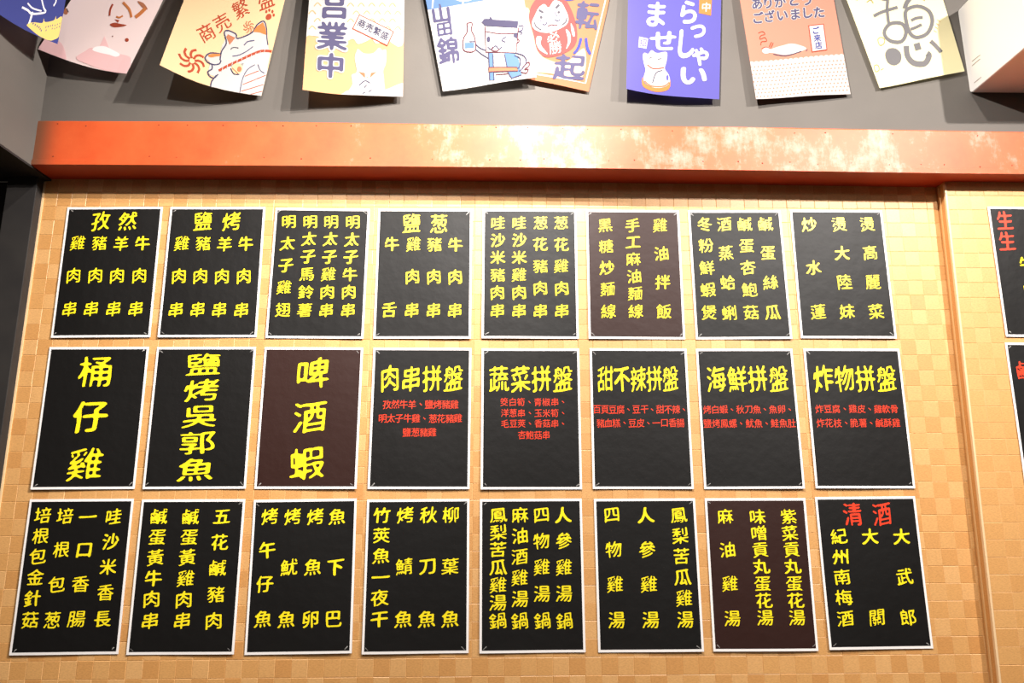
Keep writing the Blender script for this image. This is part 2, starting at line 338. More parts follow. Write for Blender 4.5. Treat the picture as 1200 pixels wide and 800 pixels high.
POSTERS = [
    (-1.2073, 2.1202, 0.0076, [('孜然', -40.1, 162.4, 44.9, 162.0, 60.3, 66.4, 'y'), ('雞肉串', -102.0, 90.6, -102.7, -120.4, 48.5, 51.1, 'y'), ('豬肉串', -35.3, 90.3, -36.7, -120.8, 48.6, 51.2, 'y'), ('羊肉串', 31.0, 88.8, 29.9, -121.3, 48.6, 51.2, 'y'), ('牛肉串', 97.8, 89.6, 97.1, -121.7, 48.7, 51.2, 'y')]),
    (-0.8868, 2.1212, 0.0038, [('鹽烤', -43.5, 162.2, 44.9, 162.2, 60.7, 66.6, 'y'), ('雞肉串', -101.7, 88.9, -101.0, -123.8, 48.8, 51.2, 'y'), ('豬肉串', -36.9, 88.8, -35.3, -124.0, 48.8, 51.3, 'y'), ('羊肉串', 29.7, 87.5, 29.9, -124.2, 48.9, 51.3, 'y'), ('牛肉串', 95.7, 88.6, 96.4, -124.4, 48.9, 51.3, 'y')]),
    (-0.5603, 2.1177, -0.0088, [('明太子雞翅', -103.4, 163.8, -102.4, -122.3, 48.2, 47.1, 'y'), ('明太子馬鈴薯', -36.3, 164.6, -36.5, -121.6, 48.3, 47.2, 'y'), ('明太子雞肉串', 29.2, 165.4, 30.7, -122.1, 48.4, 47.2, 'y'), ('明太子牛肉串', 96.0, 165.0, 97.3, -121.5, 48.4, 47.2, 'y')]),
    (-0.2353, 2.1168, -0.0014, [('鹽葱', -42.1, 162.0, 43.8, 161.1, 60.1, 68.0, 'y'), ('牛舌', -102.2, 92.3, -102.5, -119.1, 48.3, 50.5, 'y'), ('雞肉串', -34.0, 92.6, -34.5, -120.7, 48.4, 50.5, 'y'), ('豬肉串', 30.9, 91.7, 32.4, -121.1, 48.4, 50.5, 'y'), ('牛肉串', 96.9, 91.9, 98.3, -121.0, 48.5, 50.6, 'y')]),
    (0.0947, 2.1171, -0.0036, [('哇沙米豬肉串', -99.9, 164.0, -101.5, -123.3, 48.7, 47.4, 'y'), ('哇沙米雞肉串', -32.7, 164.5, -34.4, -123.0, 48.8, 47.4, 'y'), ('葱花豬肉串', 34.1, 164.9, 31.1, -122.8, 48.8, 47.4, 'y'), ('葱花雞肉串', 99.7, 165.3, 97.3, -122.5, 48.9, 47.5, 'y')]),
    (0.4223, 2.1157, -0.0054, [('黑糖炒麵線', -88.2, 157.3, -85.7, -122.8, 49.0, 48.7, 'y'), ('手工麻油麵線', -2.7, 158.0, -0.8, -122.3, 49.0, 47.5, 'y'), ('雞油拌飯', 86.3, 158.7, 86.0, -121.8, 49.1, 49.9, 'y')]),
    (0.7501, 2.1155, 0.0042, [('冬粉鮮蝦煲', -97.6, 163.8, -102.9, -125.6, 50.2, 49.7, 'y'), ('酒蒸蛤蜊', -35.5, 163.8, -39.5, -125.8, 50.3, 51.0, 'y'), ('鹹蛋杏鮑菇', 30.3, 163.7, 28.0, -126.0, 50.3, 49.8, 'y'), ('鹹蛋絲瓜', 96.7, 163.6, 95.0, -126.2, 50.4, 51.0, 'y')]),
    (1.0762, 2.1178, -0.0044, [('炒水蓮', -91.2, 160.5, -88.0, -126.1, 50.5, 51.1, 'y'), ('燙大陸妹', 5.8, 161.2, 1.9, -125.0, 50.6, 51.2, 'y'), ('燙高麗菜', 95.2, 161.9, 93.0, -124.5, 50.6, 51.2, 'y')]),
    (-1.2059, 1.6712, 0.0026, [('桶仔雞', -3.5, 134.9, -0.1, -139.0, 107.9, 101.4, 'y')]),
    (-0.8854, 1.671, 0.0012, [('鹽烤吳郭魚', -3.9, 156.2, -2.6, -155.8, 110.3, 72.1, 'y')]),
    (-0.5633, 1.67, -0.004, [('啤酒蝦', 2.1, 132.0, 0.7, -135.6, 106.1, 101.8, 'y')]),
    (-0.2349, 1.6683, -0.0045, [('肉串拼盤', -94.6, 114.9, 94.3, 115.6, 61.2, 85.0, 'y'), ('孜然牛羊、鹽烤豬雞', -101.3, 37.2, 99.8, 37.8, 26.8, 28.1, 'r'), ('明太子牛雞、葱花豬雞', -112.8, -4.5, 111.3, -4.0, 26.7, 27.9, 'r'), ('鹽葱豬雞', -39.3, -45.7, 36.3, -45.5, 26.6, 27.7, 'r')]),
    (0.0939, 1.6663, -0.0028, [('蔬菜拼盤', -95.2, 116.7, 96.5, 115.9, 62.7, 85.2, 'y'), ('筊白筍、青椒串、', -80.0, 46.0, 96.6, 46.3, 25.1, 26.4, 'r'), ('洋葱串、玉米筍、', -78.2, 13.1, 96.1, 13.3, 25.1, 26.3, 'r'), ('毛豆莢、香菇串、', -77.0, -18.4, 95.6, -18.2, 25.0, 26.1, 'r'), ('杏鮑菇串', -27.8, -52.0, 44.6, -52.0, 24.9, 27.1, 'r')]),
    (0.4225, 1.6663, -0.0041, [('甜不辣拼盤', -102.3, 115.1, 94.6, 116.9, 50.9, 83.0, 'y'), ('百頁豆腐、豆干、甜不辣、', -130.6, 23.1, 130.7, 23.7, 25.8, 28.2, 'r'), ('豬血糕、豆皮、一口香腸', -121.4, -17.5, 118.5, -16.9, 25.7, 28.0, 'r')]),
    (0.7495, 1.6655, 0.0012, [('海鮮拼盤', -91.2, 116.1, 97.7, 116.9, 62.1, 85.7, 'y'), ('烤白蝦、秋刀魚、魚卵、', -125.5, 24.0, 123.2, 23.3, 26.0, 27.1, 'r'), ('鹽烤鳳螺、魷魚、鮭魚肚', -126.9, -17.8, 125.7, -18.6, 25.9, 28.0, 'r')]),
    (1.0796, 1.6658, -0.0041, [('炸物拼盤', -95.6, 116.2, 97.3, 116.9, 63.7, 86.0, 'y'), ('炸豆腐、雞皮、雞軟骨', -116.1, 23.8, 111.5, 24.3, 26.1, 27.1, 'r'), ('炸花枝、脆薯、鹹酥雞', -116.8, -18.2, 112.9, -17.7, 26.0, 28.1, 'r')]),
    (-1.2042, 1.2237, 0.0028, [('培根包金針菇', -104.9, 164.4, -103.6, -117.8, 49.1, 47.6, 'y'), ('培根包葱', -42.2, 162.7, -42.3, -118.4, 49.1, 47.6, 'y'), ('一口香腸', 23.0, 160.5, 24.2, -116.7, 51.6, 47.6, 'y'), ('哇沙米香長', 95.9, 161.2, 95.2, -117.4, 49.2, 47.6, 'y')]),
    (-0.8847, 1.2217, -0.0002, [('鹹蛋黃牛肉串', -94.2, 161.8, -92.5, -121.0, 51.7, 47.6, 'y'), ('鹹蛋黃雞肉串', -4.4, 161.4, -2.4, -121.6, 51.8, 47.7, 'y'), ('五花鹹豬肉', 84.9, 161.1, 86.2, -122.7, 51.9, 47.7, 'y')]),
    (-0.5611, 1.2208, 0.0094, [('烤午仔魚', -99.9, 162.3, -103.1, -117.2, 50.8, 49.0, 'y'), ('烤魷魚', -34.9, 161.4, -37.5, -118.3, 50.8, 49.0, 'y'), ('烤魚卵', 30.8, 160.5, 29.9, -119.3, 50.9, 49.0, 'y'), ('魚下巴', 93.5, 159.6, 95.0, -119.2, 50.9, 49.0, 'y')]),
    (-0.2353, 1.2195, 0.003, [('竹莢魚一夜干', -103.5, 165.8, -102.5, -118.7, 52.3, 46.7, 'y'), ('烤鯖魚', -37.4, 165.4, -36.5, -119.3, 52.3, 49.1, 'y'), ('秋刀魚', 30.5, 164.9, 29.5, -119.9, 52.4, 49.1, 'y'), ('柳葉魚', 94.2, 164.4, 95.6, -120.5, 52.4, 49.1, 'y')]),
    (0.0921, 1.2193, 0.0027, [('鳳梨苦瓜雞湯鍋', -94.4, 164.6, -97.5, -124.6, 52.5, 46.2, 'y'), ('麻油酒雞湯鍋', -32.4, 164.2, -34.9, -125.2, 51.4, 48.0, 'y'), ('四物雞湯鍋', 29.7, 163.7, 28.5, -125.8, 50.2, 48.0, 'y'), ('人參雞湯鍋', 93.7, 163.3, 90.6, -126.3, 50.3, 48.1, 'y')]),
    (0.4245, 1.2189, 0.0023, [('四物雞湯', -97.4, 163.6, -93.5, -124.2, 50.4, 48.1, 'y'), ('人參雞湯', 1.2, 162.9, 2.3, -125.0, 51.7, 48.2, 'y'), ('鳳梨苦瓜雞湯', 98.1, 162.3, 100.7, -124.2, 50.5, 48.2, 'y')]),
    (0.749, 1.2188, -0.0018, [('麻油雞湯', -90.9, 157.7, -89.3, -122.0, 49.4, 45.9, 'y'), ('味噌貢丸蛋花湯', 3.2, 157.5, 3.5, -121.3, 50.7, 44.8, 'y'), ('紫菜貢丸蛋花湯', 94.2, 157.3, 95.1, -121.7, 50.8, 44.8, 'y')]),
    (1.0757, 1.222, 0.0042, [('清酒', -42.6, 160.5, 44.5, 159.8, 59.3, 71.7, 'r'), ('紀州南梅酒', -89.4, 98.1, -94.3, -126.7, 52.0, 45.7, 'y'), ('大關', 1.5, 97.3, -4.0, -125.9, 50.9, 48.1, 'y'), ('大武郎', 93.7, 96.5, 86.8, -126.9, 50.9, 48.2, 'y')]),
    (1.6855, 2.1126, -0.01, [('生生', -101.1, 164.3, -103.2, 95.7, 57.0, 68.0, 'r'), ('牛肉串', -50.2, 23.8, -51.3, -148.3, 48.0, 49.2, 'y')]),
    (1.6764, 1.6748, -0.01, [('鹹', -96.7, 125.2, -96.7, 125.2, 62.4, 62.5, 'r'), ('肉', -92.5, 11.9, -92.5, 11.9, 46.3, 45.9, 'y')]),
]
FLAG_FRAMES = {
    'navy': ([(-48.0, -75), (88.8, -60), (67, 51), (-40, -15)], [(-1.5074, -0.394, 2.9712), (-1.3169, -0.194, 3.1048), (-1.3183, -0.214, 2.7609), (-1.413, -0.454, 2.7616)]),
    'pink': ([(124.1, -60), (221.0, -60), (148, 86), (44, 57)], [(-1.256, -0.144, 3.1487), (-1.0044, -0.124, 3.1688), (-1.1556, -0.124, 2.7208), (-1.4168, -0.154, 2.784)]),
    'cream': ([(238.9, -60), (349.0, -60), (306, 112), (187, 76)], [(-0.9459, -0.144, 3.1521), (-0.6568, -0.114, 3.1813), (-0.7422, -0.106, 2.6586), (-1.0116, -0.209, 2.6958)]),
    'yellow': ([(367.1, -60), (475.1, -60), (472, 113), (354.5, 105)], [(-0.6038, -0.124, 3.1733), (-0.3082, -0.109, 3.1895), (-0.3011, -0.114, 2.6539), (-0.5991, -0.159, 2.6478)]),
    'sake': ([(487.8, -60), (604.0, -60), (629, 90), (519, 107)], [(-0.2732, -0.106, 3.1925), (0.0517, -0.124, 3.1806), (0.1161, -0.129, 2.7151), (-0.1773, -0.108, 2.6759)]),
    'daruma': ([(607.4, -60), (727.5, -60), (690, 107), (580, 84)], [(0.0616, -0.114, 3.1894), (0.4002, -0.104, 3.2018), (0.2813, -0.102, 2.6827), (-0.0145, -0.114, 2.7415)]),
    'purple': ([(737.2, -60), (846.0, -60), (843, 116), (734, 104)], [(0.4255, -0.114, 3.1935), (0.7346, -0.109, 3.2013), (0.6899, -0.112, 2.6528), (0.394, -0.134, 2.6728)]),
    'salmon': ([(857.2, -60), (966.1, -60), (997, 110), (886, 116)], [(0.7662, -0.109, 3.2016), (1.0777, -0.106, 3.2077), (1.1125, -0.104, 2.6783), (0.8031, -0.119, 2.6494)]),
    'lemon': ([(969.3, -60), (1086.2, -60), (1131, 83), (1031, 103)], [(1.0879, -0.104, 3.2096), (1.4232, -0.104, 3.2133), (1.4888, -0.106, 2.7609), (1.2076, -0.104, 2.6998)]),
}

# ------------------------------------------------------------------ the setting
XL, XR = -1.44, 1.41          # the gold wall between the dark post and the wall section standing forward
PIL = -0.042                  # front of the forward section
TW, TH = 0.0454, 0.0478       # embossed squares of the wallpaper

def emboss(name, x0, x1, z0, z1, y, seed, contrast, xoff=0.0):
    rng = random.Random(seed); V = []; Fc = []; tone = []
    nx = int(math.ceil((x1 - x0) / TW)); nz = int(math.ceil((z1 - z0) / TH)); g = 0.0011; h = 0.0007
    for i in range(nx):
        for j in range(nz):
            a, b = x0 + i * TW, min(x0 + (i + 1) * TW, x1); c, d = z1 - (j + 1) * TH, z1 - j * TH
            c = max(c, z0)
            if b - a < 0.004 or d - c < 0.004: continue
            jx, jz = rng.uniform(-.0007, .0007), rng.uniform(-.0007, .0007); dp = rng.uniform(0, .0005)
            k = len(V)
            V += [(a, y, c), (b, y, c), (b, y, d), (a, y, d)]
            V += [(a + g + jx * .5, y - h - dp, c + g + jz), (b - g + jx, y - h - dp, c + g + jz), (b - g + jx, y - h - dp, d - g + jz * .5), (a + g + jx * .5, y - h - dp, d - g + jz * .5)]
            Fc += [(k + 4, k + 5, k + 6, k + 7), (k, k + 1, k + 5, k + 4), (k + 1, k + 2, k + 6, k + 5), (k + 2, k + 3, k + 7, k + 6), (k + 3, k, k + 4, k + 7)]
            t = 0.5 + contrast * ((0.34 if (i + j) % 2 else -0.34) * rng.uniform(0.1, 1.25) + rng.uniform(-.16, .16))
            tone += [t] + [min(1, t + 0.25)] * 4
    me = mesh(name, V, Fc)
    at = me.attributes.new('tone', 'FLOAT', 'FACE'); at.data.foreach_set('value', tone)
    return me

FLO, CEI = 0.0, 3.7
wall_back = link('wall_back', box_mesh('wall_back', XL, XR + .02, 0.0, 0.12, FLO, 2.45), WP, kind='structure')
link('wallpaper', emboss('wallpaper', XL, XR, FLO, 2.43, 0.0, 3, 0.8), WP, parent=wall_back, kind='stuff')
# wall section on the right, 42 mm forward, its left corner slightly out of plumb
def pilx(z): return 1.376 + 0.0262 * (z - 0.94) * 1.0
V = []
for z in (FLO, 2.42):
    V += [(pilx(z), 0.06, z), (3.2, 0.06, z), (3.2, PIL, z), (pilx(z), PIL, z)]
wall_right = link('wall_right', mesh('wall_right', V, [(0, 1, 2, 3), (4, 7, 6, 5), (0, 4, 5, 1), (1, 5, 6, 2), (2, 6, 7, 3), (3, 7, 4, 0)]), WP, kind='structure')
pm = emboss('wallpaper', 1.40, 3.2, FLO, 2.41, PIL, 8, 0.35)  # weaker tone contrast: effect of the light angle put into the colour
for v in pm.vertices:
    if v.co.x < 1.44: v.co.x += (pilx(v.co.z) + .004 - 1.40) * (1.44 - v.co.x) / .04
link('wallpaper', pm, WP, parent=wall_right, kind='stuff')
# corner strips: a slim pale bead at the back of the return and one on its front corner
def strip(name, f, w, y0, y1, z0, z1, m_, par):
    V = []
    for z in (z0, z1):
        x = f(z); V += [(x, y0, z), (x + w, y0, z), (x + w, y1, z), (x, y1, z)]
    return link(name, mesh(name, V, [(3, 2, 1, 0), (4, 5, 6, 7), (0, 1, 5, 4), (1, 2, 6, 5), (2, 3, 7, 6), (3, 0, 4, 7)]), m_, parent=par)
strip('corner_bead', lambda z: pilx(z) - .0022, 0.006, PIL - .0025, PIL + .006, FLO, 2.40, CREAMT, wall_right)
strip('return_strip', lambda z: pilx(z) - .0035, 0.004, -0.018, -0.012, FLO, 2.40, TANT, wall_right)
strip('return_strip', lambda z: pilx(z) - .0015, 0.002, -0.012, PIL + .006, FLO, 2.40, WP, wall_right)

# grey wall above the beam, dark side bulkhead, post, and the shell around
wall_upper = link('wall_upper', box_mesh('wall_upper', XL - .3, 3.2, -0.09, 0.12, 2.47, CEI), GREY, kind='structure')
bulk = link('wall_left', box_mesh('wall_left', -2.3, -1.421, -1.6, -0.089, 2.424, CEI), GREY, kind='structure')
link('soffit_shade_panel', box_mesh('soffit_shade_panel', -2.3, -1.4215, -1.6, 0.0, 2.418, 2.424), BLACK, parent=bulk)  # black sheet: shade of the unlit underside put into the colour
post = link('trim_1', box_mesh('trim_1', -1.534, XL - .002, -0.034, 0.10, FLO, 2.424, bevel=0.0015), CHAR, kind='structure')
link('edge_strip', box_mesh('edge_strip', XL - .002, XL + .0035, -0.0035, 0.001, FLO, 2.416), CREAMT, parent=post)
link('wall_far_left', box_mesh('wall_far_left', -2.3, -1.534, 0.02, 0.12, FLO, 2.424), BLACK, kind='structure')
link('floor', box_mesh('floor', -4, 4, -7, 0.12, -0.1, 0.0), FLOORM, kind='structure')
link('ceiling', box_mesh('ceiling', -4, 4, -7, 0.12, CEI, CEI + .1), CEILM, kind='structure')

# red beam with a lip along its lower edge and two rows of nails
BX = [-1.421, -0.7, 0.04, 0.75, 1.4, 1.8, 3.2]
def zbot(x): return float(np.interp(x, [-1.44, -0.7, .04, .75, 1.4, 2.0, 3.2], [2.4250, 2.4245, 2.4225, 2.4160, 2.4085, 2.4055, 2.400]))
def ztop(x): return float(np.interp(x, [-1.44, -.75, .04, .84, 1.62, 3.2], [2.5725, 2.5740, 2.5665, 2.5645, 2.552, 2.540]))
def bprof(i):
    x = BX[i]; b, t = zbot(x), ztop(x)
    return [(0.0, b), (-0.0985, b), (-0.1035, b + .001), (-0.1035, b + .016), (-0.1, b + .018), (-0.1, t - .003), (-0.0985, t), (0.0, t)]
bme = prism_mesh('trim_2', bprof, BX)
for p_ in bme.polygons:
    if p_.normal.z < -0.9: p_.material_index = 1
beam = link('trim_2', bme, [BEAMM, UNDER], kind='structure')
rng = random.Random(5); bm = bmesh.new()
for row in (0.028, 0.134):
    x = -1.36
    while x < 2.0:
        z = zbot(x) + row + rng.uniform(-.004, .004)
        if rng.random() < 0.75:
            bmesh.ops.create_cone(bm, cap_ends=True, segments=7, radius1=rng.uniform(.0013, .0028), radius2=.0008, depth=.002,
                                  matrix=Matrix.Translation((x, -0.1008, z)) @ Matrix.Rotation(math.pi / 2, 4, 'X'))
        x += rng.uniform(.07, .12)
me = bpy.data.meshes.new('nails'); bm.to_mesh(me); bm.free()
link('nails', me, RUST, parent=beam, kind='stuff')

# ------------------------------------------------------------------ menu posters
PW, PH = 0.297, 0.420
def sag(u, v, ph):      # how far a sheet stands off the wall (u, v in 0..1 from the lower left)
    return 0.0032 + 0.0016 * (1 - v) * (1 + math.sin(3.5 * u + ph)) + 0.0006 * math.sin(5 * v + 2 * ph) * math.sin(6.28 * u + ph)

def sheet_mesh(name, hw, hh, off, ph, nx=8, nz=10, thick=0.0005):
    V = []; Fc = []
    for j in range(nz + 1):
        for i in range(nx + 1):
            x = -hw + 2 * hw * i / nx; z = -hh + 2 * hh * j / nz
            V.append((x, -sag(x / PW + .5, z / PH + .5, ph) - off, z))
    n = len(V); k = nx + 1
    V += [(x, y + thick, z) for x, y, z in V]
    for j in range(nz):
        for i in range(nx):
            a = j * k + i; Fc.append((a, a + 1, a + k + 1, a + k)); Fc.append((n + a, n + a + k, n + a + k + 1, n + a + 1))
    ring = [i for i in range(nx + 1)] + [j * k + nx for j in range(1, nz + 1)] + [nz * k + i for i in range(nx - 1, -1, -1)] + [j * k for j in range(nz - 1, 0, -1)]
    for a, b in zip(ring, ring[1:] + ring[:1]): Fc.append((a, n + a, n + b, b))
    return mesh(name, V, Fc, smooth=False)

def lettering(name, items, off, ph, parent, material):
    V = []; Fc = []
    for ch, x, z, w_, h_, st in items:
        gv, gf = glyph(ch, st); k = len(V)
        for a, b in gv:
            X, Z = x + a * w_, z + b * h_
            V.append((X, -sag(X / PW + .5, Z / PH + .5, ph) - off, Z))
        Fc += [tuple(reversed([k + i for i in f])) if False else tuple(k + i for i in f) for f in gf]
    me = mesh(name, V, Fc)
    return link(name, me, material, parent=parent)

PLABEL = [
 'black menu poster, leftmost of the top row, heading of two large yellow characters',
 'black menu poster, second from left in the top row, heading over three even rows',
 'black menu poster, third from left in the top row, four columns without heading',
 'black menu poster, fourth from left in the top row, two characters in its left column',
 'black menu poster, fifth from left in the top row, pale lamp sheen across its top',
 'brown menu poster in the top row with three yellow columns',
 'black menu poster, seventh from left in the top row, four yellow columns',
 'black menu poster, rightmost of the top row by the wall corner, three loose columns',
 'black menu poster at the left end of the middle row, three very large yellow characters',
 'black menu poster with five very large yellow characters in a single column',
 'brown menu poster in the middle row with three very large yellow characters',
 'black menu poster with four-character heading over three centred red lines',
 'black menu poster with yellow heading over four centred red lines',
 'black menu poster with five-character yellow heading over two red lines',
 'black middle row menu poster, second from right of the eight, two red lines',
 'black middle row menu poster, rightmost of the eight by the wall corner, two red lines',
 'black menu poster at the left end of the bottom row, four yellow columns',
 'black menu poster, second from left in the bottom row, three yellow columns',
 'black menu poster, third from left in the bottom row, four loosely spaced yellow columns',
 'black menu poster, fourth from left in the bottom row, dense left column only',
 'black menu poster, fifth from left in the bottom row, packed with four long columns',
 'black menu poster, sixth from left in the bottom row, dense right column only',
 'brown menu poster in the bottom row with three yellow columns',
 'black menu poster, rightmost of the bottom row, two large red characters on top',
 'upper menu poster cut by the right picture edge, two red characters stacked',
 'lower menu poster cut by the right picture edge, one red character near its top',
]
BROWN = {5, 10, 22}
for i, (X0, Z0, rot, cols) in enumerate(POSTERS):
    Y0 = -0.0010 if i < 24 else PIL - 0.0010
    grp = ['menu posters in the top row', 'menu posters in the middle row', 'menu posters in the bottom row', 'menu posters on the forward wall'][i // 8]
    p = thing('menu_poster', PLABEL[i], 'poster', (X0, Y0, Z0), (0, -rot, 0), grp)
    ph = i * 1.7
    link('paper_sheet', sheet_mesh('paper_sheet', PW / 2, PH / 2, 0.0, ph), PAPER, parent=p)
    bl = sheet_mesh('printed_panel', PW / 2 - .0066, PH / 2 - .0072, 0.00035, ph, thick=0.0002)
    link('printed_panel', bl, INKB if i in BROWN else INK, parent=p)
    ch_no = 0
    for (txt, x0, z0, x1, z1, w_, h_, c) in cols:
        n = len(txt); items = []; horiz = abs(x1 - x0) > abs(z1 - z0)
        small = h_ < 36
        for k, ch in enumerate(txt):
            t = k / (n - 1) if n > 1 else 0.0
            rr = random.Random(i * 1000 + ch_no * 40 + k)
            sw = 1.0; dx = 0.0
            items.append((ch, (x0 + (x1 - x0) * t + dx + rr.uniform(-.6, .6)) / 1000, (z0 + (z1 - z0) * t + rr.uniform(-.6, .6)) / 1000,
                          w_ * 1.0 / 1000, h_ * 1.0 / 1000, 'small' if small else 'brush'))
        nm = 'heading' if (horiz and not small) else ('ingredient_line' if small else 'dish_name')
        m_ = RED if c == 'r' else YEL
        if small:
            lettering('ingredient_line', items, 0.0008, ph, p, m_)['kind'] = 'stuff'
        else:
            for it in items: lettering('red_character' if c == 'r' else 'yellow_character', [it], 0.0008, ph, p, m_)
        ch_no += 1
    # strips of clear tape across the corners
    for sx, sz in ((-1, -1), (1, -1), (-1, 1), (1, 1)):
        rr = random.Random(i * 10 + sx + 3 * sz)
        if rr.random() < (0.15 if sz < 0 else 0.4): continue
        cx, cz = sx * (PW / 2 - rr.uniform(.012, .016)), sz * (PH / 2 - rr.uniform(.012, .015))
        L_, W_ = rr.uniform(.006, .011), rr.uniform(.0008, .0015); a = math.radians(rr.choice((38, 38, -38)) + rr.uniform(-10, 10))
        V = []
        for k in range(6):
            s = -1 + 2 * k / 5
            for t in (-1, 1):
                x = cx + math.cos(a) * s * L_ / 1.6 - math.sin(a) * t * W_; z = cz + math.sin(a) * s * L_ / 1.6 + math.cos(a) * t * W_
                V.append((x, -sag(x / PW + .5, z / PH + .5, ph) - .0011 - .0011 * (1 - s * s) * (1 + 0.3 * t), z))
        link('tape', mesh('tape', V, [(2 * k, 2 * k + 2, 2 * k + 3, 2 * k + 1) for k in range(5)], smooth=True), TAPE, parent=p)

# ------------------------------------------------------------------ hanging flags
def cloth(name, c, t=0.28): return mat(name, c, 0.85, spec=0.2, trans=t, bump=(420, 0.12, 0.0006))
CW = cloth('print_white', (0.46, 0.44, 0.42)); CCREAM = cloth('print_cream', (0.66, 0.44, 0.25)); COR = cloth('print_coral', (0.32, 0.055, 0.025))
COG = cloth('print_orange', (0.50, 0.17, 0.05)); CLO = cloth('print_light_orange', (0.38, 0.145, 0.075)); CNV = cloth('print_navy', (0.045, 0.055, 0.22))
CBL = cloth('print_light_blue', (0.09, 0.16, 0.30)); CGL = cloth('print_grey_lilac', (0.055, 0.05, 0.09)); CGR = cloth('print_grey', (0.07, 0.065, 0.08))
CPK = cloth('print_pink', (0.78, 0.50, 0.50)); CPP = cloth('print_pale_pink', (0.82, 0.66, 0.64)); CYL = cloth('print_yellow', (0.56, 0.30, 0.15))
CPY = cloth('print_pale_yellow', (0.80, 0.73, 0.44)); CPU = cloth('print_purple', (0.095, 0.085, 0.32)); CSA = cloth('print_salmon', (0.50, 0.20, 0.14))
CBR = cloth('print_brush_grey', (0.15, 0.145, 0.15)); CPKL = cloth('print_rose_outline', (0.10, 0.035, 0.045)); CSN = cloth('print_snow_white', (0.88, 0.84, 0.84)); CYB = cloth('print_castle_yellow', (0.80, 0.58, 0.18)); CRD = cloth('print_daruma_red', (0.19, 0.062, 0.058)); CLV = cloth('print_lavender', (0.075, 0.068, 0.13)); COL_ = cloth('print_olive', (0.25, 0.20, 0.06))

def spline(pts, closed, n=5):
    P = [Vector(p) for p in pts]; m_ = len(P); out = []
    rng_ = range(m_) if closed else range(m_ - 1)
    for i in rng_:
        if closed: a, b, c, d = P[i - 1], P[i], P[(i + 1) % m_], P[(i + 2) % m_]
        else: a, b, c, d = P[max(i - 1, 0)], P[i], P[i + 1], P[min(i + 2, m_ - 1)]
        for k in range(n):
            t = k / n
            out.append(0.5 * ((2 * b) + (c - a) * t + (2 * a - 5 * b + 4 * c - d) * t * t + (3 * b - a - 3 * c + d) * t ** 3))
    if not closed: out.append(P[-1])
    return out

def shp(m_, L, pts, smooth=True):
    P = spline(pts, True) if smooth else [Vector(p) for p in pts]
    tr = tessellate_polygon([[Vector((p.x, p.y, 0)) for p in P]])
    return (m_, L, [tuple(p) for p in P], [tuple(t) for t in tr])
def poly(m_, L, *pts): return shp(m_, L, pts, False)
def blob(m_, L, *pts): return shp(m_, L, pts, True)
def ell(m_, L, x, y, a, b, ang=0, n=20):
    c, s = math.cos(math.radians(-ang)), math.sin(math.radians(-ang)); P = []
    for k in range(n):
        X, Y = a * math.cos(2 * math.pi * k / n), b * math.sin(2 * math.pi * k / n); P.append((x + X * c - Y * s, y + X * s + Y * c))
    return (m_, L, P, [tuple(range(n))])
def line(m_, L, wd, *pts, closed=False, smooth=True, taper=False):
    P = spline(pts, closed, 4) if smooth and len(pts) > 2 else [Vector(p) for p in pts]
    n = len(P); V = []; Fc = []
    for i in range(n):
        a = P[i - 1] if (i > 0 or closed) else P[i]; b = P[(i + 1) % n] if (i < n - 1 or closed) else P[i]
        d = (b - a); d = d.normalized() if d.length > 1e-6 else Vector((1, 0)); nr = Vector((-d.y, d.x))
        w_ = wd / 2 * ((1 - 0.75 * i / (n - 1)) if taper else 1)
        V += [tuple(P[i] + nr * w_), tuple(P[i] - nr * w_)]
    for i in range(n if closed else n - 1):
        j = (i + 1) % n; Fc.append((2 * i, 2 * i + 1, 2 * j + 1, 2 * j))
    return (m_, L, V, Fc)
def text(m_, L, ch, x, y, w_, h_, ang=0, style='gothic', grow=0.0):
    gv, gf = glyph(ch, style, grow); c, s = math.cos(math.radians(-ang)), math.sin(math.radians(-ang)); V = []
    for a, b in gv:
        X, Y = a * w_, -b * h_; V.append((x + X * c - Y * s, y + X * s + Y * c))
    return (m_, L, V, gf)
def dots(m_, L, pts, r):
    V = []; Fc = []
    for x, y in pts:
        k = len(V); V += [(x - r, y), (x, y - r), (x + r, y), (x, y + r)]; Fc.append((k, k + 1, k + 2, k + 3))
    return (m_, L, V, Fc)

def homog(src):
    """maps the four design corners TL TR BR BL to (0,0) (1,0) (1,1) (0,1)"""
    dst = [(0, 0), (1, 0), (1, 1), (0, 1)]; A = []; b = []
    for (x, y), (u, v) in zip(src, dst):
        A.append([x, y, 1, 0, 0, 0, -u * x, -u * y]); b.append(u)
        A.append([0, 0, 0, x, y, 1, -v * x, -v * y]); b.append(v)
    h = np.linalg.solve(np.array(A, float), np.array(b, float))
    def f(x, y):
        d = h[6] * x + h[7] * y + 1
        return (h[0] * x + h[1] * y + h[2]) / d, (h[3] * x + h[4] * y + h[5]) / d
    return f

